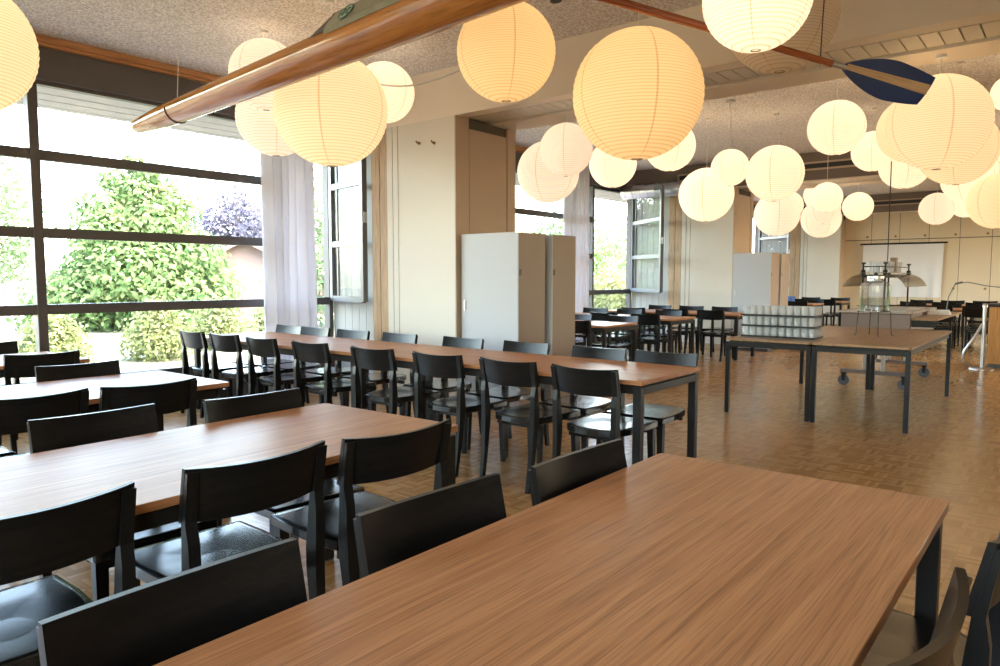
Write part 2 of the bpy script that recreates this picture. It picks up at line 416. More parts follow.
def beam(X, n):
    """downstand beam over a pier: smooth front, underside with partition track and slats"""
    root = struct(MB().box(X, YR, ZB + .05, X + .17, YW - .12, ZC).box(X + .62, YR, ZB + .05, X + BW, YW - .12, ZC)
                  .box(X, YR, ZB, X + .17, YW - .12, ZB + .05).box(X + .62, YR, ZB, X + BW, YW - .12, ZB + .05)
                  .build('beam', MT['beam'] if n == 0 else MT['beam']))
    sl = MB(); y = YR
    sl.box(X + .17, YR, ZB + .10, X + .62, YW - .12, ZB + .12)
    while y < YW - .3:
        sl.box(X + .255, y, ZB + .02, X + .60, y + .108, ZB + .05); y += .118
    o = sl.build('slat_soffit', MT['cream'], root)
    MB().box(X + .195, YR, ZB + .015, X + .225, YW - .12, ZB + .06).build('partition_track', MT['dark'], root)
    return root
def pier(X, n):
    bo = (.25, .42, .42)[n]; ZB = 2.95
    o = MB()
    # face toward -X: cream panel with two narrow strips beside it
    o.box(X, 4.97, 0, X + .2, 5.79, ZB); o.box(X, 5.80, 0, X + .2, 5.875, ZB); o.box(X, 5.885, 0, X + .2, 5.97, ZB)
    p = struct(o.build('pier_wall', MT['cream']))
    MB().box(X + .03, 4.99, 0, X + .9, 5.98, ZB - .002).build('groove_core', MT['groove'], p)
    MB().box(X + .02, 5.985, 0, X + bo + .05, 6.11, ZB).box(X + .02, 6.12, 0, X + bo + .05, 6.24, ZB).build('tan_strip', MT['tan'], p)
    MB().box(X + .205, 4.965, 0, X + .215, 5.0, ZB).box(X, 4.955, 0, X + .2, 4.97, ZB).build('pier_edge', MT['tanpaint'], p)
    MB().box(X + .22, 4.965, 0, X + .84, 5.2, ZB - .10).box(X + .86, 4.965, 0, X + BW, 5.6, ZB).build('folded_partition', MT['tanpaint'], p)
    b = MB(); y = 6.245
    while y < YW - .08:
        b.box(X + bo, y, .0, X + bo + .09, min(y + .125, YW - .06), ZB); y += .13
    b.build('board_panel', MT['board'], p)
    MB().box(X + bo + .05, 6.24, 0, X + bo + .11, YW - .05, ZB).build('board_groove', MT['groove'], p)
    MB().box(X - .012, 4.95, 0, X, 5.98, .09).build('baseboard', MT['tan'], p)
    return p
for i, X in enumerate(XP):
    beam(X, i); pier(X, i)
# darker bulkheads below the ceiling on the second and third beam, with slot vents
for i, X in enumerate(XP[1:]):
    b = struct(MB().box(X - .03, YR, ZB + .02, X, YW - .12, ZC - .003).build('bulkhead_beam', MT['bulkhead']))
    y = YR + .4
    fr = MB(); sl = MB()
    while y < 4.9:
        fr.box(X - .05, y, 3.13, X - .03, y + 1.5, 3.16).box(X - .05, y, 3.24, X - .03, y + 1.5, 3.27)
        fr.box(X - .05, y, 3.16, X - .03, y + .03, 3.24).box(X - .05, y + 1.47, 3.16, X - .03, y + 1.5, 3.24)
        sl.box(X - .035, y + .03, 3.16, X - .03, y + 1.47, 3.24); y += 1.75
    fr.build('vent_frame', MT['tanpaint'], b); sl.build('vent_slot', MT['cordblack'], b)
# grey ventilation duct under the second bulkhead
dct = MB().tube([(12.72, 5.2, 2.98), (12.72, 7.1, 2.98)], .13, 20)
for k in range(12): dct.tube([(12.72, 5.25 + k * .16, 2.98), (12.72, 5.27 + k * .16, 2.98)], .138, 20)
tag(dct.build('ventilation_duct', MT['chrome']), 'grey metal ventilation duct under the dark beam above the second open window', 'duct')

# ------------------------------------------------------------------ windows
BARS = (.35, 1.04, 1.73, 2.42, 3.08)
def sheet(a, b, z0, z1, th=.012):
    a = Vector(a); b = Vector(b); n = (b - a).cross(Vector((0, 0, 1))).normalized() * th / 2
    m = MB(); m.loft([[a + n + Vector((0, 0, z0)), b + n + Vector((0, 0, z0)), b - n + Vector((0, 0, z0)), a - n + Vector((0, 0, z0))],
                      [a + n + Vector((0, 0, z1)), b + n + Vector((0, 0, z1)), b - n + Vector((0, 0, z1)), a - n + Vector((0, 0, z1))]])
    return m
def obar(m, a, b, z0, z1, th):
    q = sheet(a, b, z0, z1, th); m.add(q.v, q.f)
def window(n, x0, x1, mull, open0, sash_end):
    """dark frame with transoms; the pane from open0 to x1 stands open as a casement turned into the room"""
    f = MB(); w = .04
    for x in mull: f.cbox(x - w, YW - .05, .30, x + w, YW + .05, 3.08, .005)
    for z in BARS: f.box(x0, YW - .04, z - .045, open0, YW + .04, z + .045)
    for z in (.35, 1.04, 3.05): f.box(open0, YW - .04, z - .045, x1, YW + .04, z + .045)
    f.box(x0, YW - .05, .30, x0 + .08, YW + .05, 3.08)
    f.box(x1 - .06, YW - .05, .30, x1, YW + .05, 3.08); f.box(open0 - .05, YW - .05, .30, open0 + .01, YW + .05, 3.08)
    win = struct(f.build('window_%d' % n, MT['dark']))
    xs = sorted([x0] + [x for x in mull if x < open0 - .1] + [open0])
    for a, b in zip(xs[:-1], xs[1:]):
        for z0, z1 in zip(BARS[:-1], BARS[1:]):
            MB().box(a + .03, YW - .004, z0 + .04, b - .03, YW + .004, z1 - .04).build('pane', MT['glass'], win)
    MB().box(open0, YW - .004, .39, x1 - .05, YW + .004, 1.0).build('pane', MT['glass'], win)
    h = Vector((x1 - .03, YW - .07, 0)); e = Vector((*sash_end, 0)); d = (e - h).normalized()
    s = MB(); zb, zt = 1.05, 3.02
    for a, b in ((h, h + d * .07), (e - d * .07, e)): obar(s, a, b, zb, zt, .06)
    for z in (1.07, 1.73, 2.42, 3.0): obar(s, h + d * .05, e - d * .05, z - .035, z + .035, .05)
    obar(s, h + d * .17, h + d * .195, zb, zt, .02)
    so = s.build('casement', MT['sash'], win)
    for z0, z1 in ((1.1, 1.70), (1.76, 2.39), (2.45, 2.97)):
        sheet(h + d * .05, e - d * .05, z0, z1, .008).build('casement_pane', MT['sashglass'], so)
    MB().box(e.x - .02, e.y - .015, 1.95, e.x + .02, e.y, 2.07).build('handle', MT['chrome'], so)
    return win
window(1, XB, XP[0] + .25, (-2.2, .13, 2.465), 4.83, (5.47, 6.37))
window(2, XP[0] + BW, XP[1] + .42, (8.6,), 11.87, (12.36, 6.08))
window(3, XP[1] + BW, XP[2] + .42, (16.2,), 19.4, (19.9, 6.1))
# curtains: white sheer cloth hanging in folds
def curtain(x0, x1, folds, label):
    def fn(u, v, k):
        x = x0 + (x1 - x0) * u + .03 * (1 - v) * math.sin(u * 9)
        y = YW - .30 + .055 * math.sin(u * folds * 2 * PI) + .02 * math.sin(u * folds * 5 + v * 2)
        return (x, y + k * .004, 0.0 + 3.30 * v)
    o = thing('curtain', label, 'curtain', (0, 0, 0))
    MB().grid(fn, 96, 10, 1).build('cloth', MT['curtain'], o)
    MB().box(x0 - .1, YW - .33, 3.30, x1 + .1, YW - .27, 3.34).build('curtain_rail', MT['white'], o)
curtain(4.58, 5.22, 6, 'white sheer curtain hanging beside the open casement of the nearest window')
curtain(10.52, 11.2, 6, 'white sheer curtain hanging at the second window, behind the white cabinets')
curtain(18.5, 19.2, 6, 'white sheer curtain at the third window far behind the low lanterns')
# hooks on the first pier
for y, z, w in ((5.47, 2.73, 'left'), (5.25, 2.71, 'right')):
    h = MB().tube([(XP[0], y, z), (XP[0] - .03, y, z), (XP[0] - .045, y, z + .02)], .008, 8)
    h.tube([(XP[0], y, z), (XP[0] - .006, y, z)], .018, 12)
    tag(h.build('wall_hook', MT['brass']), 'small metal hook on the cream pier beside the big window, %s of two' % w, 'hook')

# far wall: built-in cupboard doors
seams = [5.0 - k * .66 for k in range(16)]
fw_ = MB(); kn = MB()
for a, b in zip(seams[:-1], seams[1:]):
    fw_.cbox(XF - .02, b + .006, 2.31, XF, a - .006, 3.02, .003); fw_.cbox(XF - .02, b + .006, .12, XF, a - .006, 2.29, .003)
    for z in (2.38, 1.05): kn.tube([(XF - .02, b + .09, z), (XF - .05, b + .09, z)], .03, 10)
cw = struct(fw_.build('wall_far_cupboards', MT['cupboard']))
kn.build('door_knob', MT['brass'], cw)
struct(MB().box(XF - .005, YR, .0, XF, 5.1, .1).box(XF - .004, YR, .1, XF - .001, 5.02, 3.03).build('baseboard_far', MT['groove']))
struct(MB().box(XF - .06, YR, 3.03, XF, YW - .1, ZC).build('bulkhead_far', MT['bulkhead']))
vb = MB(); vs_ = MB()
for y in (3.9, 2.05, .2):
    vb.box(XF - .075, y - 1.6, 3.16, XF - .06, y, 3.28); vs_.box(XF - .08, y - 1.55, 3.19, XF - .075, y - .05, 3.25)
vv = struct(vb.build('vent_trim', MT['tanpaint'])); vs_.build('vent_slot', MT['cordblack'], vv)
# hanging cloth / screen on the far wall
scn = thing('hanging_screen', 'white cloth screen hanging from a black rod on the far cupboard wall', 'screen', (XF - .06, 0, 0))
MB().grid(lambda u, v, k: (-.04 + .02 * math.sin(u * 40) * u * u * (1 - v) + k * .004, 4.50 - 1.82 * u + .02 * (1 - v), .82 + 1.36 * v), 60, 6, 1).build('cloth', MT['projector'], scn)
MB().tube([(-.04, 4.58, 2.19), (-.04, 2.60, 2.19)], .022, 10).build('rod', MT['steel'], scn)

# ------------------------------------------------------------------ tables
def make_table(name, label, cat, loc, L, W, top, rz=0, group=None, leg=.05, H=.74, wood_=None, i=.012):
    """slab top over a set-back black frame with four square legs; length along local x"""
    t = thing(name, label, cat, loc, rz, group)
    r = .02; pl = []
    for cx, cy, a0 in ((L / 2 - r, W / 2 - r, 0), (-L / 2 + r, W / 2 - r, 90), (-L / 2 + r, -W / 2 + r, 180), (L / 2 - r, -W / 2 + r, 270)):
        for k in range(4):
            a = math.radians(a0 + k * 30); pl.append((cx + r * math.cos(a), cy + r * math.sin(a)))
    ring = lambda s, z: [(x - math.copysign(s, x), y - math.copysign(s, y), z) for x, y in pl]
    MB().loft([ring(.002, H - top), ring(0, H - top + .002), ring(0, H - .0015), ring(.0015, H)]).build('tabletop', wood_ or MT['oak'], t)
    q = H - top - .014
    MB().box(-L / 2 + .03, -W / 2 + .03, q, L / 2 - .03, W / 2 - .03, H - top).build('spacer', MT['steel'], t)
    for y in (-W / 2 + i + .022, W / 2 - i - .052):
        MB().cbox(-L / 2 + i + leg, y, q - .045, L / 2 - i - leg, y + .03, q, .002).build('rail', MT['steel'], t)
    for x in (-L / 2 + i, L / 2 - i - .03):
        MB().cbox(x, -W / 2 + i + leg, q - .045, x + .03, W / 2 - i - leg, q, .002).build('rail', MT['steel'], t)
    for sx in (-1, 1):
        for sy in (-1, 1):
            x = sx * (L / 2 - i - leg / 2); y = sy * (W / 2 - i - leg / 2)
            lg = MB().cbox(x - leg / 2, y - leg / 2, .006, x + leg / 2, y + leg / 2, q, .003).build('leg', MT['steel'], t)
            MB().box(x - leg / 2 + .004, y - leg / 2 + .004, 0, x + leg / 2 - .004, y + leg / 2 - .004, .006).build('foot_pad', MT['castgrey'], lg)
    return t
TL = 2.42
G = 'dining tables with brown oak tops'
tb = make_table('dining_table', 'brown oak dining table nearest the camera, its end filling the lower right foreground', 'table', (2.218 - TL / 2, .662, 0), TL, .838, .026, 0, G)
dup(tb, (2.12 - TL / 2, 2.31, 0), math.radians(1.3), 'brown oak dining table second from the camera, between two rows of black chairs', G)
dup(tb, (2.2 - TL / 2, 4.15, 0), 0, 'brown oak table at left edge, between the second table and the window table', G)
dup(tb, (2.2 - TL / 2, 6.02, 0), 0, 'brown oak dining table at the far left, closest to the big window', G)
TL5 = 2.5
tb5 = make_table('dining_table', 'front half of the long oak table, its free end toward the aisle', 'table', (4.09, 1.92 + TL5 / 2, 0), TL5, .83, .026, PI / 2, G)
dup(tb5, (4.09, 1.93 + TL5 * 1.5, 0), PI / 2, 'rear half of the long oak table, ending at the window', G)
dup(tb, (8.02, 4.47 + TL / 2, 0), PI / 2, 'oak dining table directly behind the white cabinets, first of three in the middle bay', G)
dup(tb, (9.80, 4.45 + TL / 2, 0), PI / 2, 'oak dining table in the middle bay, second of the three behind the white cabinets', G)
dup(tb, (11.66, 4.2 + TL / 2, 0), PI / 2, 'oak table before the second cream pier, third behind the white cabinets', G)
dup(tb, (16.9, 4.5 + TL / 2, 0), PI / 2, 'oak dining table beyond the second cabinet pair, nearer of two at the window side', G)
dup(tb, (18.9, 4.4 + TL / 2, 0), PI / 2, 'oak dining table farthest back on the window side, before the cream far pier', G)
dup(tb, (15.9, 1.7, 0), PI / 2, 'oak dining table behind the food trolley, at the front of the far right seating', G)
dup(tb, (18.2, 1.9, 0), PI / 2, 'oak dining table at the back right, before the hanging white screen', G)
sv = make_table('serving_table', 'serving table carrying the glass trays, left of two pushed together in the aisle', 'table', (6.87 + 1.24, 2.285, 0), 2.48, .80, .022, 0, 'serving tables in the aisle', .04, .74, MT['oakserve'], .002)
dup(sv, (6.87 + 1.24, 1.48, 0), 0, 'serving table carrying the water jar, right of two pushed together in the aisle', 'serving tables in the aisle')

# ------------------------------------------------------------------ chairs
def make_chair(label, group):
    t = thing('dining_chair', label, 'chair', (0, 0, 0), 0, group)
    # seat: rounded trapeze, saddle dip
    def outline(s):
        pts = []
        for (x, y) in ((-.208, .275), (.208, .275), (.214, .267), (.217, .11), (.205, -.05), (.19, -.13), (.15, -.175), (.08, -.195), (0, -.2),
                       (-.08, -.195), (-.15, -.175), (-.19, -.13), (-.205, -.05), (-.217, .11), (-.214, .267)):
            pts.append((x * s, .03 + (y - .03) * s))
        return pts
    m = MB(); n = 15; rings = []
    def dip(x, y): return -.006 * max(0, 1 - ((x / .20) ** 2 + ((y - .0) / .22) ** 2)) ** 1.5
    rings.append([(x, y, .408) for x, y in outline(.97)]); rings.append([(x, y, .413) for x, y in outline(1)])
    rings.append([(x, y, .444) for x, y in outline(1)])
    for s in (.985, .9, .8, .7, .6, .5, .4, .3, .2, .1):
        rings.append([(x, y, .449 + dip(x, y)) for x, y in outline(s)])
    m.loft(rings[:3], True, False)
    m.loft(rings[2:], False, True)
    m.add(rings[-1], [tuple(range(n))], True)
    m.build('seat', MT['seat'], t)
    MB().box(-.175, -.13, .375, .175, -.105, .408).build('seat_rail', MT['blackv'], t)
    MB().box(-.165, .227, .375, .165, .249, .408).build('seat_rail', MT['blackv'], t)
    for sx in (-1, 1):
        # front leg, tapered
        R = lambda c, w, z: [(c[0] - w, c[1] - w, z), (c[0] + w, c[1] - w, z), (c[0] + w, c[1] + w, z), (c[0] - w, c[1] + w, z)]
        MB().loft([R((sx * .190, .25), .014, 0), R((sx * .185, .242), .020, .36), R((sx * .185, .242), .020, .41)]).build('front_leg', MT['blackv'], t)
        # rear leg running up as back post, bent backwards above and below the seat
        st = [(.192, -.262, .013, .013, 0), (.196, -.232, .015, .018, .2), (.2, -.212, .017, .026, .40), (.202, -.210, .017, .027, .47),
              (.205, -.217, .017, .020, .60), (.207, -.216, .017, .012, .66), (.2075, -.228, .017, .009, .72), (.2085, -.246, .0165, .007, .806)]
        MB().loft([[(sx * (x - hx), y - hy, z), (sx * (x + hx), y - hy, z), (sx * (x + hx), y + hy, z), (sx * (x - hx), y + hy, z)][::(1 if sx > 0 else -1)]
                   for x, y, hx, hy, z in st]).build('rear_leg', MT['blackv'], t)
    # curved backrest, hollow towards the sitter
    def fn(u, v, k):
        x = (-.226 + .452 * u); c = 1 - (x / .226) ** 2
        z = .649 + .158 * v + .011 * (1 - c); y = -.190 - .035 * v - .034 * c - k * .016
        return (x, y, z)
    MB().grid(fn, 20, 4, 1).build('backrest', MT['black'], t)
    return t
GC = 'black wooden dining chairs'
CH = {}
def chair(x, y, rz, label, first=[None]):
    """rz: direction the sitter faces, degrees from +y"""
    r = math.radians(rz)
    if first[0] is None:
        first[0] = make_chair(label, GC); first[0].location = (x, y, 0); first[0].rotation_euler = (0, 0, r)
        return first[0]
    return dup(first[0], (x, y, 0), r, label, GC)
BK = .225   # backrest top behind the seat centre
J = lambda a: random.uniform(-a, a)
# T1, window side: sitter faces -y (180)
chair(.605, 1.18 - BK, 180, 'black chair at the nearest table, bottom left of the picture, backrest largest of all')
chair(1.21, 1.177 - BK, 177, 'black chair on the window side of the nearest table, middle one of its three')
chair(1.775, 1.122 - BK, 178, 'black chair on the window side of the nearest table, by the table end')
chair(1.275, .165 + BK, -4, 'black chair cut off by the bottom right corner, seat tucked under the nearest table')
chair(1.90, .108 + BK, -2, 'black chair at the right frame edge, behind the bottom right corner one')
# T2: near side faces +y, far side faces -y
chair(.585, 1.85 + BK, 0, 'black chair on the near side of the second table, at the left frame edge')
chair(1.185, 1.86 + BK, -2, 'black chair on the near side of the second table, middle one of its three')
chair(1.70, 1.80 + BK, -5, 'black chair on the near side of the second table, by the table end')
chair(.45, 2.93 - BK, 180, 'black chair on the window side of the second table, beyond the left frame edge')
chair(1.155, 2.925 - BK, 179, 'black chair on window side of the second table, left of two backrests rising there')
chair(1.77, 2.825 - BK, 177, 'black chair on the window side of the second table, by the table end')
# T3
chair(1.17, 3.61 + BK, 0, 'black chair on near side of the third table, cut by the frame edge')
chair(1.685, 3.56 + BK, -5, 'black chair on the near side of the third table, by the table end')
chair(1.75, 4.67 - BK, 176, 'black chair on the window side of the third table, backrest brownish in the light')
chair(1.05, 4.67 - BK, 180, 'black chair on the window side of the third table, beyond the left frame edge')
# T4
chair(1.89, 5.55 + BK, -5, 'black chair on the near side of the table closest to the big window')
chair(1.86, 6.72 - BK, 180, 'black chair at the far left, between its table and the big window')
# T5, near side faces +x (rz -90), far side faces -x (rz 90)
ORD = ['first', 'second', 'third', 'fourth', 'fifth', 'sixth', 'seventh', 'eighth']
near = [2.21, 2.78, 3.395, 4.045, 4.79, 5.465, 6.09, 6.63]
far = [2.21, 2.755, 3.44, 4.11, 4.88, 5.535, 6.13, 6.60]
for i, y in enumerate(near):
    chair(3.545 + BK + J(.015), y, -90 + J(2.5), 'black chair on near side of the long table, %s from its aisle end' % ORD[i])
for i, y in enumerate(far):
    chair(4.585 - BK + J(.012), y, 90 + J(2), 'black chair on pier side of the long table, %s from its aisle end' % ORD[i])
# middle bay
def row(xn, xf, ysn, ysf, where):
    for i, y in enumerate(ysn): chair(xn + BK, y, -90 + J(3), 'black chair, near side of %s, %s from aisle' % (where, ORD[i]))
    for i, y in enumerate(ysf): chair(xf - BK, y, 90 + J(3), 'black chair, far side of %s, %s from aisle' % (where, ORD[i]))
row(7.38, 8.60, (4.77, 5.45, 6.2), (4.79, 5.5, 6.25), 'the table behind the white cabinets')
row(9.24, 10.46, (4.78, 5.46, 6.2), (5.02, 5.7, 6.35), 'the second middle-bay table')
row(11.04, 12.30, (4.56, 5.18, 5.95), (4.83, 5.45, 6.08), 'the middle-bay table at the cream pier')
# far bay, window side
row(16.25, 17.55, (4.8, 5.5, 6.2), (4.8, 5.5, 6.2), 'the nearer window table in the far bay')
row(18.25, 19.55, (4.7, 5.4, 6.1), (4.7, 5.4, 6.1), 'the farthest window table')
# far bay, right
row(15.25, 16.55, (.78, 1.4, 2.0, 2.6), (.8, 1.4, 2.0, 2.6), 'the table behind the food trolley')
row(17.55, 18.85, (.98, 1.6, 2.2, 2.8), (.98, 1.6, 2.2, 2.8), 'the table before the white screen')
chair(14.65, 1.32, -88, 'black chair standing free behind the steel barrier post, right side')

# ------------------------------------------------------------------ white cabinets beside the piers
def cabinets(X, where, dy=0):
    for k, (x0, x1, nm) in enumerate(((X + .05, X + .50, 'front'), (X + .62, X + 1.06, 'rear'))):
        y0, y1, H = 4.2 + dy, 4.93 + dy * .2, 1.765
        c = thing('storage_cabinet', 'tall white cabinet with brown sides beside %s, %s one of the pair' % (where, nm), 'cabinet', (x0, y0, 0), 0, 'cabinets beside ' + where)
        w, d = x1 - x0, y1 - y0
        MB().cbox(.018, .0, .05, w, d, H, .003).build('body', MT['cabside'], c)
        dr = MB().cbox(0, .0, .055, .018, d, H, .003).build('door', MT['cabwhite'], c)
        MB().box(-.012, d - .06, 1.0, 0, d - .045, 1.1).build('handle', MT['chrome'], dr)
        MB().box(.03, .03, 0, w - .02, d - .03, .05).build('plinth', MT['dark'], c)
        for hz in (.32, 1.35): MB().box(.02, -.004, hz, .05, 0, hz + .06).build('hinge', MT['dark'], c)
cabinets(XP[0], 'the first cream pier')
cabinets(XP[1] - .08, 'the second cream pier', .06)

# ------------------------------------------------------------------ paper lanterns
LM = MB()
prof = []
NR = 56
for k in range(NR + 1):
    a = -PI / 2 + .09 + (PI - .18) * k / NR
    prof.append((.5 * math.cos(a) * (1 + (.006 if k % 2 else -.006)), .5 * math.sin(a)))
LM.lathe(prof, 0, 0, 40, caps=False)
SHADE = {k: LM.mesh('paper_shade', m) for k, m in PAPER.items()}
def ring_mesh(z, bar):
    r = MB()
    r.tube([(.045 * math.cos(2 * PI * k / 16), .045 * math.sin(2 * PI * k / 16), z) for k in range(17)], .006, 6, caps=False)
    if bar: r.tube([(-.047, 0, z), (.047, 0, z)], .005, 6)
    return r.mesh('wire_ring', MT['brass'])
RINGM = [ring_mesh(.495, True), ring_mesh(-.495, False)]
WATT = {'gold': 9, 'warm': 11, 'cream': 13, 'pale': 5, 'dim': .5}
GL = 'round paper lanterns'
def lantern(x, y, z, d, kind, label):
    t = thing('paper_lantern', label, 'lantern', (x, y, z), random.uniform(0, 6), GL)
    s = bpy.data.objects.new('paper_shade', SHADE[kind]); COL.objects.link(s); s.parent = t; s.scale = (d, d, d * .985)
    for rm_ in RINGM:
        r = bpy.data.objects.new('wire_ring', rm_); COL.objects.link(r); r.parent = t; r.scale = (d, d, d * .985)
    top = ZC
    for b in XP:
        if b - .03 < x < b + BW: top = ZB + (.0 if not b + .17 < x < b + .62 else .1)
    if top - z > d * .5:
        c = MB().tube([(0, 0, d * .1), (0, 0, top - z - .02)], .0035, 6)
        c.lathe([(.035, top - z - .025), (.035, top - z)], 0, 0, 14)
        c.lathe([(.018, d * .02), (.02, d * .12)], 0, 0, 10)
        c.build('cord', MT['cordwhite'], t)
    ld = bpy.data.lights.new('bulb', 'POINT'); ld.energy = WATT[kind] * (d / .65) ** 2 * LAMP; ld.color = (1, .80, .56); ld.shadow_soft_size = .04
    lo = bpy.data.objects.new('bulb', ld); COL.objects.link(lo); lo.parent = t; lo.location = (0, 0, d * .08)
    return t
LANT = [
 (1.25, 4.68, 2.56, .73, 'warm', 'large paper lantern cut off by the left frame edge'),
 (3.67, 5.53, 3.06, .60, 'pale', 'pale paper lantern peeking above the wooden boat hull near the window'),
 (4.26, 6.27, 2.90, .75, 'pale', 'pale paper lantern below the boat hull, in front of the curtain'),
 (3.59, 4.55, 2.61, .86, 'warm', 'large ribbed paper lantern just under the boat hull, left of the cream pier'),
 (4.60, 5.06, 3.02, .55, 'cream', 'small paper lantern half hidden behind the large one under the boat hull'),
 (3.48, 2.75, 2.68, .59, 'gold', 'golden paper lantern below the metal outrigger at top centre'),
 (3.84, 2.06, 2.39, .75, 'gold', 'biggest-looking ribbed paper lantern hanging in the upper centre of the room'),
 (3.15, 1.13, 2.52, .45, 'cream', 'bright ribbed lantern cut by the top edge, in front of the oar shaft'),
 (4.54, 1.48, 2.89, .65, 'dim', 'dim unlit-looking paper lantern behind the oar shaft at the top edge'),
 (7.25, 5.08, 2.60, .75, 'pale', 'large pale lantern by the second window, above the white cabinets'),
 (5.77, 3.84, 2.53, .50, 'pale', 'pale lantern with a dark vertical seam hanging under the first beam'),
 (8.86, 5.12, 2.89, .65, 'cream', 'lantern before the second window, lower part showing beneath the biggest lantern'),
 (8.80, 4.24, 3.03, .65, 'cream', 'lantern half hidden behind the lower right of the biggest lantern'),
 (9.33, 3.96, 2.43, .72, 'cream', 'larger cream lantern on a white cord, overlapped at right by a small bright one'),
 (8.68, 3.39, 2.66, .45, 'cream', 'small bright round lantern between two larger ones in the middle bay'),
 (9.59, 3.15, 2.67, .72, 'cream', 'larger lantern right of the small bright one, above a pale lantern'),
 (10.93, 3.54, 2.26, .65, 'pale', 'pale low-hanging lantern above the second cabinet pair'),
 (14.18, 4.39, 2.68, .55, 'cream', 'sliver of a far lantern showing behind the low pale lantern above the second cabinets'),
 (11.33, 2.96, 2.50, .44, 'cream', 'small front lantern of the far cluster left of the black hanging cable'),
 (16.11, 4.34, 3.05, .65, 'cream', 'rearmost upper lantern of the far cluster before the cream far pier'),
 (15.15, 4.05, 2.48, .75, 'pale', 'lowest lantern of the far cluster before the cream far pier'),
 (13.23, 3.50, 2.52, .55, 'pale', 'middle lantern of the far cluster, between the small front one and the lowest one'),
 (14.04, 3.14, 2.58, .51, 'cream', 'single small lantern hanging before the far cupboards, left of the black cable'),
 (8.24, 2.08, 2.90, .57, 'cream', 'bright slightly oval lantern hanging left of the navy oar blade'),
 (10.05, 2.10, 2.90, .50, 'cream', 'lantern tucked below the navy oar blade, left of the largest right-hand lantern'),
 (6.22, .87, 2.465, .69, 'warm', 'largest lantern at right, its top behind the navy oar blade tip'),
 (6.92, 1.15, 2.56, .55, 'warm', 'lantern showing behind the left side of the largest right-hand lantern'),
 (11.15, 1.93, 2.85, .65, 'cream', 'lantern below the largest right-hand lantern, close to the black cable'),
 (8.46, 1.01, 2.60, .72, 'warm', 'lantern showing behind the lower right of the largest right-hand lantern'),
 (14.41, 1.98, 2.50, .55, 'pale', 'small isolated lantern before the far cupboards, right of the black cable'),
 (12.45, 1.31, 2.76, .75, 'cream', 'lantern behind the big one cut by the right frame edge, partly covered'),
 (15.26, 1.64, 2.66, .55, 'cream', 'bright small lantern low between two larger ones near the right frame edge'),
 (11.37, .88, 2.31, .71, 'warm', 'large low lantern at the right frame edge, in front of the far cupboards'),
 (8.46, .59, 3.07, .35, 'cream', 'small lantern cut by the right frame edge, uppermost there'),
 (11.68, .77, 2.99, .55, 'cream', 'lantern cut by the right frame edge between the uppermost and the large low one'),
]
for q in LANT: lantern(*q)
# power cable looping from lantern to lantern
a, b = Vector((4.17, 4.79, 2.98)), Vector((3.60, 3.06, 2.72))
pts = [a.lerp(b, t / 20) + Vector((0, 0, -.09 * math.sin(PI * t / 20))) for t in range(21)]
tag(MB().tube(pts, .007, 6).build('lantern_cable', MT['cordwhite']), 'thin pale cable sagging between the lantern under the hull and the golden one', 'cable')

# ------------------------------------------------------------------ rowing shell hung under the ceiling
HX, HZ = 2.85, 2.56
hull = thing('rowing_boat', 'varnished wooden rowing boat hull hanging from the ceiling across the top left', 'boat', (HX, 6.16, HZ))
hull.rotation_euler = (-.057, 0, 0)
HY = 6.16           # parts are laid out in room y and shifted to the bow
hm = MB(); rings = []
y0, y1 = 0.0, -9.4
N = 60
def hw(y):
    t = y0 - y
    return .055 + .042 * min(1, t / .5) ** .7 + .045 * min(1, max(0, t - .5) / 3.2) ** .8
for k in range(N + 1):
    y = y0 - (y0 - y1) * (k / N) ** 1.4
    w = hw(y); h = w
    if k == 0: w *= .62; h = w
    ring = []
    for j in range(20):
        a = PI + PI * j / 19
        ring.append((w * math.cos(a), y, .02 + h * math.sin(a)))
    for j in range(1, 8): ring.append((w * math.cos(PI * j / 8), y, .02 + .62 * w * math.sin(PI * j / 8)))
    rings.append(ring)
hm.loft(rings, True, True)
hm.build('hull', MT['mahog'], hull)
MB().lathe([(.013, 0), (.02, .008), (.02, .022), (.012, .03)], 0, y0 + .022, 12).build('bow_ball', MT['cordwhite'], hull)
bd = MB(); yb = 5.47 - HY; w = hw(yb) + .002
bd.tube([(w * math.cos(PI + PI * j / 16), yb, .02 + w * math.sin(PI + PI * j / 16)) for j in range(17)], .006, 8)
bd.build('hanging_strap', MT['dark'], hull)
zc_ = ZC - HZ - .04 - .012
MB().tube([(0, yb, .06), (.19, yb + .24, zc_)], .003, 6).lathe([(.03, zc_ - .012), (.03, zc_)], .19, yb + .24, 12).build('suspension_wire', MT['cordwhite'], hull)
MB().tube([(0, 2.9 - HY, .1), (0, 2.9 - HY, ZC - HZ - .19)], .003, 6).build('suspension_wire', MT['cordwhite'], hull)
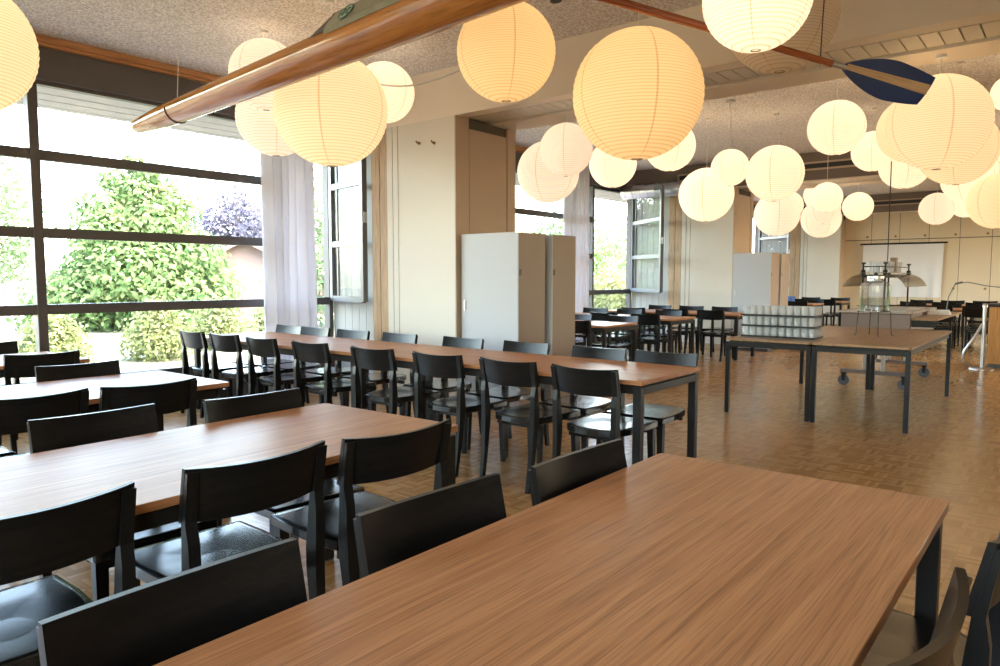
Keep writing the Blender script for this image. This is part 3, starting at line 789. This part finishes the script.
# splash board with an oval emblem on the deck
sb = MB(); ya, yb2 = 3.66 - HY, 3.5 - HY
sb.loft([[(-.12, ya, .05), (.12, ya, .05), (.13, yb2, .05), (-.13, yb2, .05)], [(-.05, yb2, .17), (.05, yb2, .17), (.06, yb2 - .02, .17), (-.06, yb2 - .02, .17)]])
sb.build('splash_board', MT['dark'], hull)
cv = MB().loft([[(-.13, yb2, .03), (.13, yb2, .03), (.13, yb2, .06), (.05, yb2, .175), (-.05, yb2, .175), (-.13, yb2, .06)],
                [(-.15, yb2 - 1.06, .03), (.15, yb2 - 1.06, .03), (.15, yb2 - 1.06, .07), (.06, yb2 - 1.06, .19), (-.06, yb2 - 1.06, .19), (-.15, yb2 - 1.06, .07)]]).build('deck_cover', MT['canvas'], hull)
def side_pt(y, t):   # point on the slanted left face of the cover, t from bottom to top
    k = (yb2 - y) / 1.06
    p = Vector((-.13 - .02 * k, y, .06 + .01 * k)).lerp(Vector((-.05 - .01 * k, y, .175 + .015 * k)), t); return p + Vector((-.004, 0, .003))
em = MB(); em.cur = 0
disc = [side_pt(yb2 - .17 + .055 * math.cos(a), .5 + .40 * math.sin(a)) for a in [2 * PI * k / 24 for k in range(24)]]
em.add(disc, [tuple(range(24))])
em.cur = 1
for y in (yb2 - .152, yb2 - .188):
    o = Vector((-.002, 0, .002))
    em.tube([side_pt(y + .011, .68) + o, side_pt(y - .011, .68) + o, side_pt(y + .011, .34) + o, side_pt(y - .011, .34) + o], .0035, 6)
em.tube([p + Vector((-.001, 0, .001)) for p in disc + disc[:1]], .004, 6)
em.build('emblem', [MT['emblemlight'], MT['emblemdark']], cv)
# outrigger
og = MB(); oy = -HY + .02
og.tube([(.10, oy + 2.18, -.0), (.33, oy + 2.16, -.02)], .008, 8).tube([(.10, oy + 2.34, .05), (.33, oy + 2.16, .0)], .008, 8).tube([(.2, oy + 2.17, -.01), (.2, oy + 2.26, .028)], .006, 8)
og.lathe([(.03, -.03), (.03, -.015), (.017, -.013), (.017, .01), (.03, .012), (.03, .028)], .33, oy + 2.16, 16)
og.tube([(.33, oy + 2.16, .02), (.33, oy + 2.16, .15)], .010, 8)
op = og.build('outrigger', MT['steel'], hull)
MB().tube([(.36, oy + 2.14, -.04), (.375, oy + 2.14, -.02), (.38, oy + 2.14, .15)], .006, 8).build('oarlock_gate', MT['white'], op)

# ------------------------------------------------------------------ oar
oar = thing('oar', 'long wooden oar with a navy blade hanging at the top right', 'oar')
A_ = Vector((3.429, 1.999, 2.7915)); B_ = Vector((4.393, .658, 2.2946))
ux = (B_ - A_).normalized()
view = Vector((.78, .55, .28)).normalized()
uz = (view - ux * view.dot(ux)).normalized(); uy = uz.cross(ux)
oar.matrix_world = Matrix(((ux.x, uy.x, uz.x, B_.x), (ux.y, uy.y, uz.y, B_.y), (ux.z, uy.z, uz.z, B_.z), (0, 0, 0, 1)))
BL = .47
MB().tube([(-2.95, 0, 0), (-1.6, 0, 0), (-BL - .05, 0, 0)], [.022, .023, .017], 12).build('shaft', MT['shaft'], oar)
MB().tube([(-3.1, 0, 0), (-2.95, 0, 0)], .018, 12).build('grip', MT['cordblack'], oar)
MB().tube([(-BL - .055, 0, 0), (-BL + .02, 0, 0)], [.0175, .013], 12).build('collar', MT['chrome'], oar)
def half(u): return .012 + .088 * math.sin(min(1, u * 1.7) * PI / 2) ** .85 * (1 - .30 * (max(0, u - .55) / .45) ** 1.4)
def bl(u, v, k):
    x = -BL + BL * u; w = half(u); y = -w + 2 * w * v
    x += -.028 * v * u ** 6
    return (x, y, .018 * (2 * v - 1) ** 2 * u + .007 * (k - .5))
MB().grid(bl, 24, 12, 1).build('blade', MT['blade'], oar)
st = MB()
for kk in (0, 1):
    def sp_(u, v, k, kk=kk):
        w = .014 + .012 * u; return (-BL + .02 + (BL - .038) * u, -w + 2 * w * v - .006, (-.012 if kk == 0 else .0052) + .006 * (k))
    st.grid(sp_, 16, 3, 1)
st.build('stripe', MT['stripe'], oar)
p = oar.matrix_world @ Vector((-BL - .12, 0, 0))
oc = MB().tube([(p.x, p.y, p.z + .01), (p.x + .03, p.y - .02, ZC)], .003, 6)
co = oc.build('hanging_cord', MT['cordblack']); co.parent = oar; co.matrix_parent_inverse = oar.matrix_world.inverted()

# ------------------------------------------------------------------ on the serving tables: trays of tumblers, water jar
tum = MB(); tum.lathe([(.026, 0), (.027, .004), (.033, .088), (.031, .088), (.025, .008), (.001, .007)], 0, 0, 12)
TUMM = tum.mesh('drinking_glass', MT['tumbler'])
GT = 'drinking glasses on the stacked trays'
def tray(x, y, z, label):
    w, d = .176, .15
    m = MB(); m.cbox(-d, -w, 0, d, w, .008, .002)
    for a in ((-d, -w, -d + .008, w), (d - .008, -w, d, w), (-d, -w, d, -w + .008), (-d, w - .008, d, w)): m.box(a[0], a[1], .008, a[2], a[3], .016)
    o = m.build('glass_tray', MT['cordblack']); o.location = (x, y, z)
    tag(o, label, 'tray', 'black trays of glasses')
LV = ('bottom', 'middle', 'top')
for k, yc in enumerate((2.47, 2.115)):
    for lv in range(3):
        z = .7405 + lv * .1045
        tray(7.32 + (.006 if lv == 1 else 0), yc + (.008 if lv == 2 else 0), z, 'black tray full of glasses, %s of the %s stack on the serving table' % (LV[lv], ('left', 'right')[k]))
        for i in range(5):
            for j in range(4):
                g = bpy.data.objects.new('drinking_glass', TUMM); COL.objects.link(g)
                g.location = (7.32 - .108 + j * .072 + random.uniform(-.002, .002), yc - .141 + i * .0705, z + .0085)
                tag(g, 'clear drinking glass standing upright in the tray stacks on the serving table', 'glass', GT)
jar = thing('water_dispenser', 'square glass water jar on a thin black wire stand on the serving table', 'dispenser', (8.0, 1.60, .744), math.radians(-20))
def sq(r, z, c=.04): return [(r - c, -r, z), (r - c * .3, -r + c * .3, z), (r, -r + c, z), (r, r - c, z), (r - c * .3, r - c * .3, z), (r - c, r, z), (-r + c, r, z), (-r + c * .3, r - c * .3, z), (-r, r - c, z), (-r, -r + c, z), (-r + c * .3, -r + c * .3, z), (-r + c, -r, z)]
MB().loft([sq(.10, .245), sq(.112, .255), sq(.112, .50), sq(.10, .53), sq(.065, .55), sq(.062, .575)], False, False).build('glass_jar', MT['jar'], jar)
MB().loft([sq(.106, .25), sq(.106, .38)], True).build('water', MT['jar'], jar)
lid = MB().loft([sq(.068, .575), sq(.068, .60)], True).build('lid', MT['chrome'], jar)
MB().lathe([(.016, .60), (.022, .62), (.012, .635)], 0, 0, 12).build('lid_knob', MT['steel'], lid)
MB().tube([(-.11, 0, .275), (-.15, 0, .275), (-.155, 0, .25)], .01, 8).tube([(-.14, 0, .28), (-.14, 0, .305)], .006, 8).build('tap', MT['chrome'], jar)
ws = MB()
for sx in (-1, 1):
    for sy in (-1, 1):
        ws.tube([(sx * .125, sy * .125, .0), (sx * .115, sy * .115, .02), (sx * .105, sy * .105, .245)], .004, 6)
for z, r in ((.243, .108), (.30, .117)):
    ws.tube([(r, r, z), (-r, r, z), (-r, -r, z), (r, -r, z), (r, r, z)], .004, 6)
ws.build('wire_stand', MT['steel'], jar)

# ------------------------------------------------------------------ food trolley behind the serving tables
tr = thing('food_trolley', 'brown serving trolley on casters with curved glass sneeze guards and an upper shelf', 'trolley', (9.55, 1.9, 0))
MB().cbox(0, -.38, .62, 1.75, .38, .90, .01).build('body', MT['trolley'], tr)
MB().cbox(-.02, -.40, .90, 1.77, .40, .925, .004).build('worktop', MT['trolleytop'], tr)
MB().box(.15, -.3, .925, 1.6, .3, .93).build('well', MT['chrome'], tr)
ss = MB().cbox(-.12, -.66, .835, 2.05, -.405, .86, .003).build('side_shelf', MT['oakserve'], tr)
MB().cbox(.03, -.62, .75, .06, -.38, .835, .002).build('bracket', MT['steel'], ss); MB().cbox(1.6, -.62, .75, 1.63, -.38, .835, .002).build('bracket', MT['steel'], ss)
for x in (.03, 1.45):
    MB().cbox(x - .035, -.37, .16, x + .035, .37, .205, .004).build('foot_beam', MT['trolley'], tr)
    for y in (-.33, .33):
        cs = MB(); cs.tube([(x - .02, y, .065), (x + .02, y, .065)], .065, 20); cw_ = cs.build('caster', MT['castgrey'], tr)
        MB().box(x - .035, y - .02, .06, x - .025, y + .02, .16).box(x + .025, y - .02, .06, x + .035, y + .02, .16).box(x - .035, y - .03, .145, x + .035, y + .03, .16).build('fork', MT['steel'], cw_)
for x in (.03, 1.45):
    for y in (-.1, .1):
        MB().cbox(x - .02, y - .02, .2, x + .02, y + .02, .62, .003).build('column', MT['chrome'], tr)
MB().tube([(.03, 0, .25), (.35, .05, .30), (.6, 0, .62)], .012, 8).build('cable', MT['cordblack'], tr)
for x in (.0, 1.5):
    for y in (-.08, .16):
        po = MB().tube([(x + .05, y, .92), (x + .05, y, 1.50)], .011, 10).build('post', MT['steel'], tr)
        MB().cyl(x + .05, y, 1.36, 1.42, .026, 12).build('clamp', MT['steel'], po); MB().cyl(x + .05, y, 1.49, 1.51, .026, 12).build('post_cap', MT['steel'], po)
MB().cbox(0.0, -.11, 1.375, 1.6, .19, 1.39, .003).build('upper_shelf', MT['guard'], tr)
MB().tube([(.05, -.08, 1.46), (1.55, -.08, 1.46)], .006, 8).tube([(.05, .16, 1.46), (1.55, .16, 1.46)], .006, 8).tube([(.05, -.08, 1.46), (.05, .16, 1.46)], .006, 8).build('shelf_rail', MT['steel'], tr)
MB().box(.02, -.09, 1.325, 1.58, .17, 1.36).build('heat_lamp_bar', MT['steel'], tr)
for s in (1, -1):
    def gd(u, v, k, s=s):
        a = v * math.radians(68); r = .24
        return (.03 + 1.5 * u, (.04 + s * .12) + s * r * math.sin(a), 1.37 - r * (1 - math.cos(a)) - k * .006)
    MB().grid(gd, 4, 10, 1).build('sneeze_guard', MT['guard'], tr)
gg = 'glasses on the upper shelf of the food trolley'
for i in range(7):
    for j in range(3):
        if (i, j) in ((4, 0), (4, 1)): continue
        g = bpy.data.objects.new('drinking_glass', TUMM); COL.objects.link(g); g.scale = (1.15, 1.15, 1.55)
        g.location = (9.55 + .18 + i * .16, 1.9 - .03 + j * .07, 1.3905)
        tag(g, 'tall clear glass standing on the upper shelf of the food trolley', 'glass', gg)
bx = MB().cbox(-.06, -.035, 0, .06, .035, .19, .004).build('carton', MT['box']); bx.location = (9.55 + .82, 1.87, 1.3905)
tag(bx, 'small brown carton standing among the glasses on the trolley shelf', 'carton')
cbl = MB().tube([(10.6, 1.99, ZC), (10.6, 1.99, 2.4), (10.62, 1.99, 1.40)], .007, 6); cbl.lathe([(.04, ZC - .03), (.04, ZC - .001)], 10.6, 1.99, 14)
tag(cbl.build('hanging_cable', MT['cordblack']), 'black power cable hanging from the ceiling down to the food trolley', 'cable')

# ------------------------------------------------------------------ right edge: steel barrier post, oak counter, bent lamp arm
ps = thing('barrier_post', 'brushed steel post on a flat round base beside the oak counter', 'post', (12.45, 1.05, 0))
MB().lathe([(.165, 0), (.165, .012), (.15, .022), (.03, .03)], 0, 0, 28).build('base', MT['chrome'], ps)
MB().tube([(0, 0, .02), (0, 0, .92)], .025, 14).lathe([(.032, .9), (.032, .95), (.0, .955)], 0, 0, 14, caps=False).build('pole', MT['chrome'], ps)
MB().tube([(0, .02, .66), (-.05, .10, .48), (-.1, .22, .26), (-.1, .24, .12), (-.05, .12, .035)], .018, 8).build('hose', MT['chrome'], ps)
ct = thing('counter', 'oak fronted counter with a black top at the right frame edge', 'counter', (12.72, .47, 0))
MB().cbox(0, -.55, .06, .55, .55, .90, .004).build('body', MT['counter'], ct)
MB().cbox(-.03, -.58, .90, .58, .58, .94, .004).build('worktop', MT['steel'], ct)
MB().box(.02, -.53, 0, .53, .53, .06).build('plinth', MT['dark'], ct)
for k, (x, y) in enumerate(((12.84, .86), (12.94, .76), (12.86, .64))):
    g = MB().lathe([(.03, 0), (.045, .05), (.042, .05), (.028, .006), (.001, .006)], 0, 0, 14).build('cup', MT['white']); g.location = (x, y, .9402)
    tag(g, 'white cup on the black counter top at the right frame edge', 'cup', 'cups on the counter')
la = MB()
la.tube([(14.0, 1.72, .74), (14.03, 1.7, 1.0), (14.1, 1.62, 1.22), (14.15, 1.45, 1.25), (14.2, 1.2, 1.19), (14.2, .95, 1.16), (14.2, .8, 1.16)], .008, 8)
la.tube([(14.1, 1.62, 1.22), (14.13, 1.52, 1.25)], .018, 10)
la.lathe([(.07, .74), (.07, .755), (.015, .765)], 14.0, 1.72, 16)
tag(la.build('bent_lamp_arm', MT['castgrey']), 'thin bent arm rising from the table behind the trolley and reaching right', 'lamp arm')
np_ = MB().loft([[(-.1, -.12, 0), (.1, -.12, 0), (.1, .12, 0), (-.1, .12, 0)], [(-.02, -.1, .06), (.02, -.1, .06), (.02, .1, .06), (-.02, .1, .06)]]).build('napkin', MT['napkin']); np_.location = (10.6, 1.37, .8605)
tag(np_, 'folded white napkin on the side shelf of the food trolley', 'napkin')
bb = MB().cbox(-.12, -.15, 0, .12, .15, .16, .01); bb.box(-.13, -.16, .12, .13, .16, .14)
bo = bb.build('plastic_crate', MT['bluebox']); bo.location = (16.9, 5.2, .7405)
tag(bo, 'small blue plastic crate on the far window-side table', 'crate')
# ceiling spot in the middle bay
sp = thing('ceiling_spot', 'small white ceiling fitting above the middle of the room', 'ceiling light', (8.55, 3.35, ZC))
MB().lathe([(.06, -.001), (.06, -.03), (.03, -.035)], 0, 0, 18).build('base', MT['white'], sp)
MB().tube([(0, 0, -.03), (.05, .03, -.07), (.12, .05, -.06)], .02, 10).build('head', MT['white'], sp)
dt = MB().lathe([(.03, ZC - .001), (.03, ZC - .012), (.015, ZC - .02)], 1.55, 5.3, 14)
tag(dt.build('ceiling_sensor', MT['white']), 'tiny round sensor on the stippled ceiling at top left', 'sensor')

# ------------------------------------------------------------------ outdoors
struct(MB().box(-60, YW + .12, -.35, 90, 90, -.15).box(-60, -60, -.35, 90, YR - .16, -.15).box(-60, YR - .16, -.35, XB - .2, YW + .12, -.15).build('ground', MT['grass']))
struct(MB().box(-60, YW + .15, -.15, 90, 10.2, -.12).build('ground_path', MT['path']))
def foliage(blobs, n, size, rnd):
    m = MB()
    tot = sum(b[3] ** 2 for b in blobs)
    for (bx_, by_, bz_, r, sq_) in [(b[0], b[1], b[2], b[3], b[4] if len(b) > 4 else 1) for b in blobs]:
        for _ in range(int(n * r * r / tot)):
            d = Vector((rnd.gauss(0, 1), rnd.gauss(0, 1), rnd.gauss(0, 1))).normalized()
            p = Vector((bx_, by_, bz_)) + Vector((d.x, d.y, d.z * sq_)) * r * rnd.uniform(.5, 1.05)
            nn = (d + Vector((rnd.uniform(-.7, .7), rnd.uniform(-.7, .7), rnd.uniform(0, .9)))).normalized()
            a = nn.cross(Vector((rnd.uniform(-1, 1), rnd.uniform(-1, 1), rnd.uniform(-1, 1)))).normalized(); b = nn.cross(a)
            s = size * rnd.uniform(.6, 1.3)
            m.add([p - a * s, p - b * s * .5 + nn * s * .1, p + a * s, p + b * s * .5 + nn * s * .1], [(0, 1, 2, 3)])
    return m
def tree(name, x, y, h, r, n, size, lm, label, cat, seed, base=0, cone=False):
    rnd = random.Random(seed)
    t = thing(name, label, cat, (x, y, -.15))
    bl_ = []
    K = 26
    for k in range(K):
        u = (k + .5) / K; z = base + (h - base) * (.08 + .84 * u)
        rr = r * ((1 - u) ** .75 * .95 + .12 if cone else math.sin(PI * min(1, u * .8 + .22)) ** .8)
        a = k * 2.4; q = rr * rnd.uniform(.35, .75)
        bl_.append((q * math.cos(a), q * math.sin(a), z, max(.3, rr * .58), .75))
    foliage(bl_, n, size, rnd).build('foliage', lm, t)
    tk = MB().tube([(0, 0, 0), (.05, .03, h * .4), (0, 0, h * .8)], [r * .09, r * .06, r * .02], 10)
    for k in range(6):
        a = k * 1.1; z = base + (h - base) * (.2 + .1 * k)
        tk.tube([(0, 0, z), (r * .4 * math.cos(a), r * .4 * math.sin(a), z + r * .25)], [r * .03, r * .012], 6)
    tk.build('trunk', MT['bark'], t)
    return t
tree('tree', 9.9, 21.3, 5.3, 2.7, 34000, .10, MT['leafa'], 'bushy green tree filling the middle of the big window', 'tree', 1, -.2, True)
tree('tree', 23.5, 38.6, 7.3, 2.9, 8000, .15, MT['leafc'], 'bluish purple tree standing behind the green one, by the curtain', 'tree', 2, 1.0)
tree('tree', 7.9, 28.4, 6.6, 2.3, 6000, .10, MT['leafd'], 'pale green tree at the left frame edge outside the big window', 'tree', 3, 1.2)
tree('tree', 14.3, 17.0, 6.2, 2.6, 9000, .095, MT['leafd'], 'light green tree seen between the curtain and the open casement', 'tree', 4, -.2)
tree('tree', 26.8, 17.5, 5.4, 2.6, 9000, .095, MT['leafa'], 'green tree outside the second window', 'tree', 5, -.2)
tree('tree', 43.0, 21.0, 7.5, 4.0, 4000, .2, MT['leafd'], 'green tree outside the third window far back', 'tree', 6, 0)
for i, (x, y, h, r) in enumerate(((4.6, 13.2, .85, .62), (6.2, 12.9, 1.05, .66), (7.95, 13.8, 1.0, .66), (9.7, 14.7, .85, .62))):
    tree('shrub', x, y, h, r, 3000, .05, MT['leafb'], '%s yellow green shrub from the left, below the tree in the big window' % ORD[i], 'shrub', 20 + i, -.1)
for i, (x, y) in enumerate(((21.5, 12.5), (24.5, 13.5))):
    tree('shrub', x, y, 1.8, 1.3, 2200, .10, MT['leafb'], 'yellow green shrub outside the second window, %s one' % ('left', 'right')[i], 'shrub', 30 + i, -.1)
def house(x, y, w, d, h, rh, label, rz=0):
    t = thing('house', label, 'house', (x, y, -.15), rz)
    MB().box(-w / 2, -d / 2, 0, w / 2, d / 2, h).loft([[(-w / 2, -d / 2, h), (-w / 2, d / 2, h), (-w / 2, 0, h + rh)], [(w / 2, -d / 2, h), (w / 2, d / 2, h), (w / 2, 0, h + rh)]]).build('wall', MT['outwall'], t)
    e = .4; rm = MB(); k = rh / (d / 2)
    for s in (-1, 1):
        rm.loft([[(-w / 2 - e, s * (d / 2 + e), h - e * k), (-w / 2 - e, 0, h + rh), (-w / 2 - e, 0, h + rh + .15), (-w / 2 - e, s * (d / 2 + e), h - e * k + .15)],
                 [(w / 2 + e, s * (d / 2 + e), h - e * k), (w / 2 + e, 0, h + rh), (w / 2 + e, 0, h + rh + .15), (w / 2 + e, s * (d / 2 + e), h - e * k + .15)]])
    rm.build('roof', MT['roof'], t)
    wn_ = MB()
    wn_.box(-w * .3, -d / 2 - .03, 1.0, -w * .3 + .9, -d / 2, 2.1).box(w * .2, -d / 2 - .03, 1.0, w * .2 + .9, -d / 2, 2.1)
    wn_.build('window', MT['dark'], t)
house(6.3, 40.0, 9.5, 6, 2.0, 1.2, 'low pink walled house outside at the left frame edge', 0)
house(18.3, 28.6, 9, 6, 1.3, 1.5, 'low pink walled house behind the tree, roof showing left of the curtain', math.radians(52))
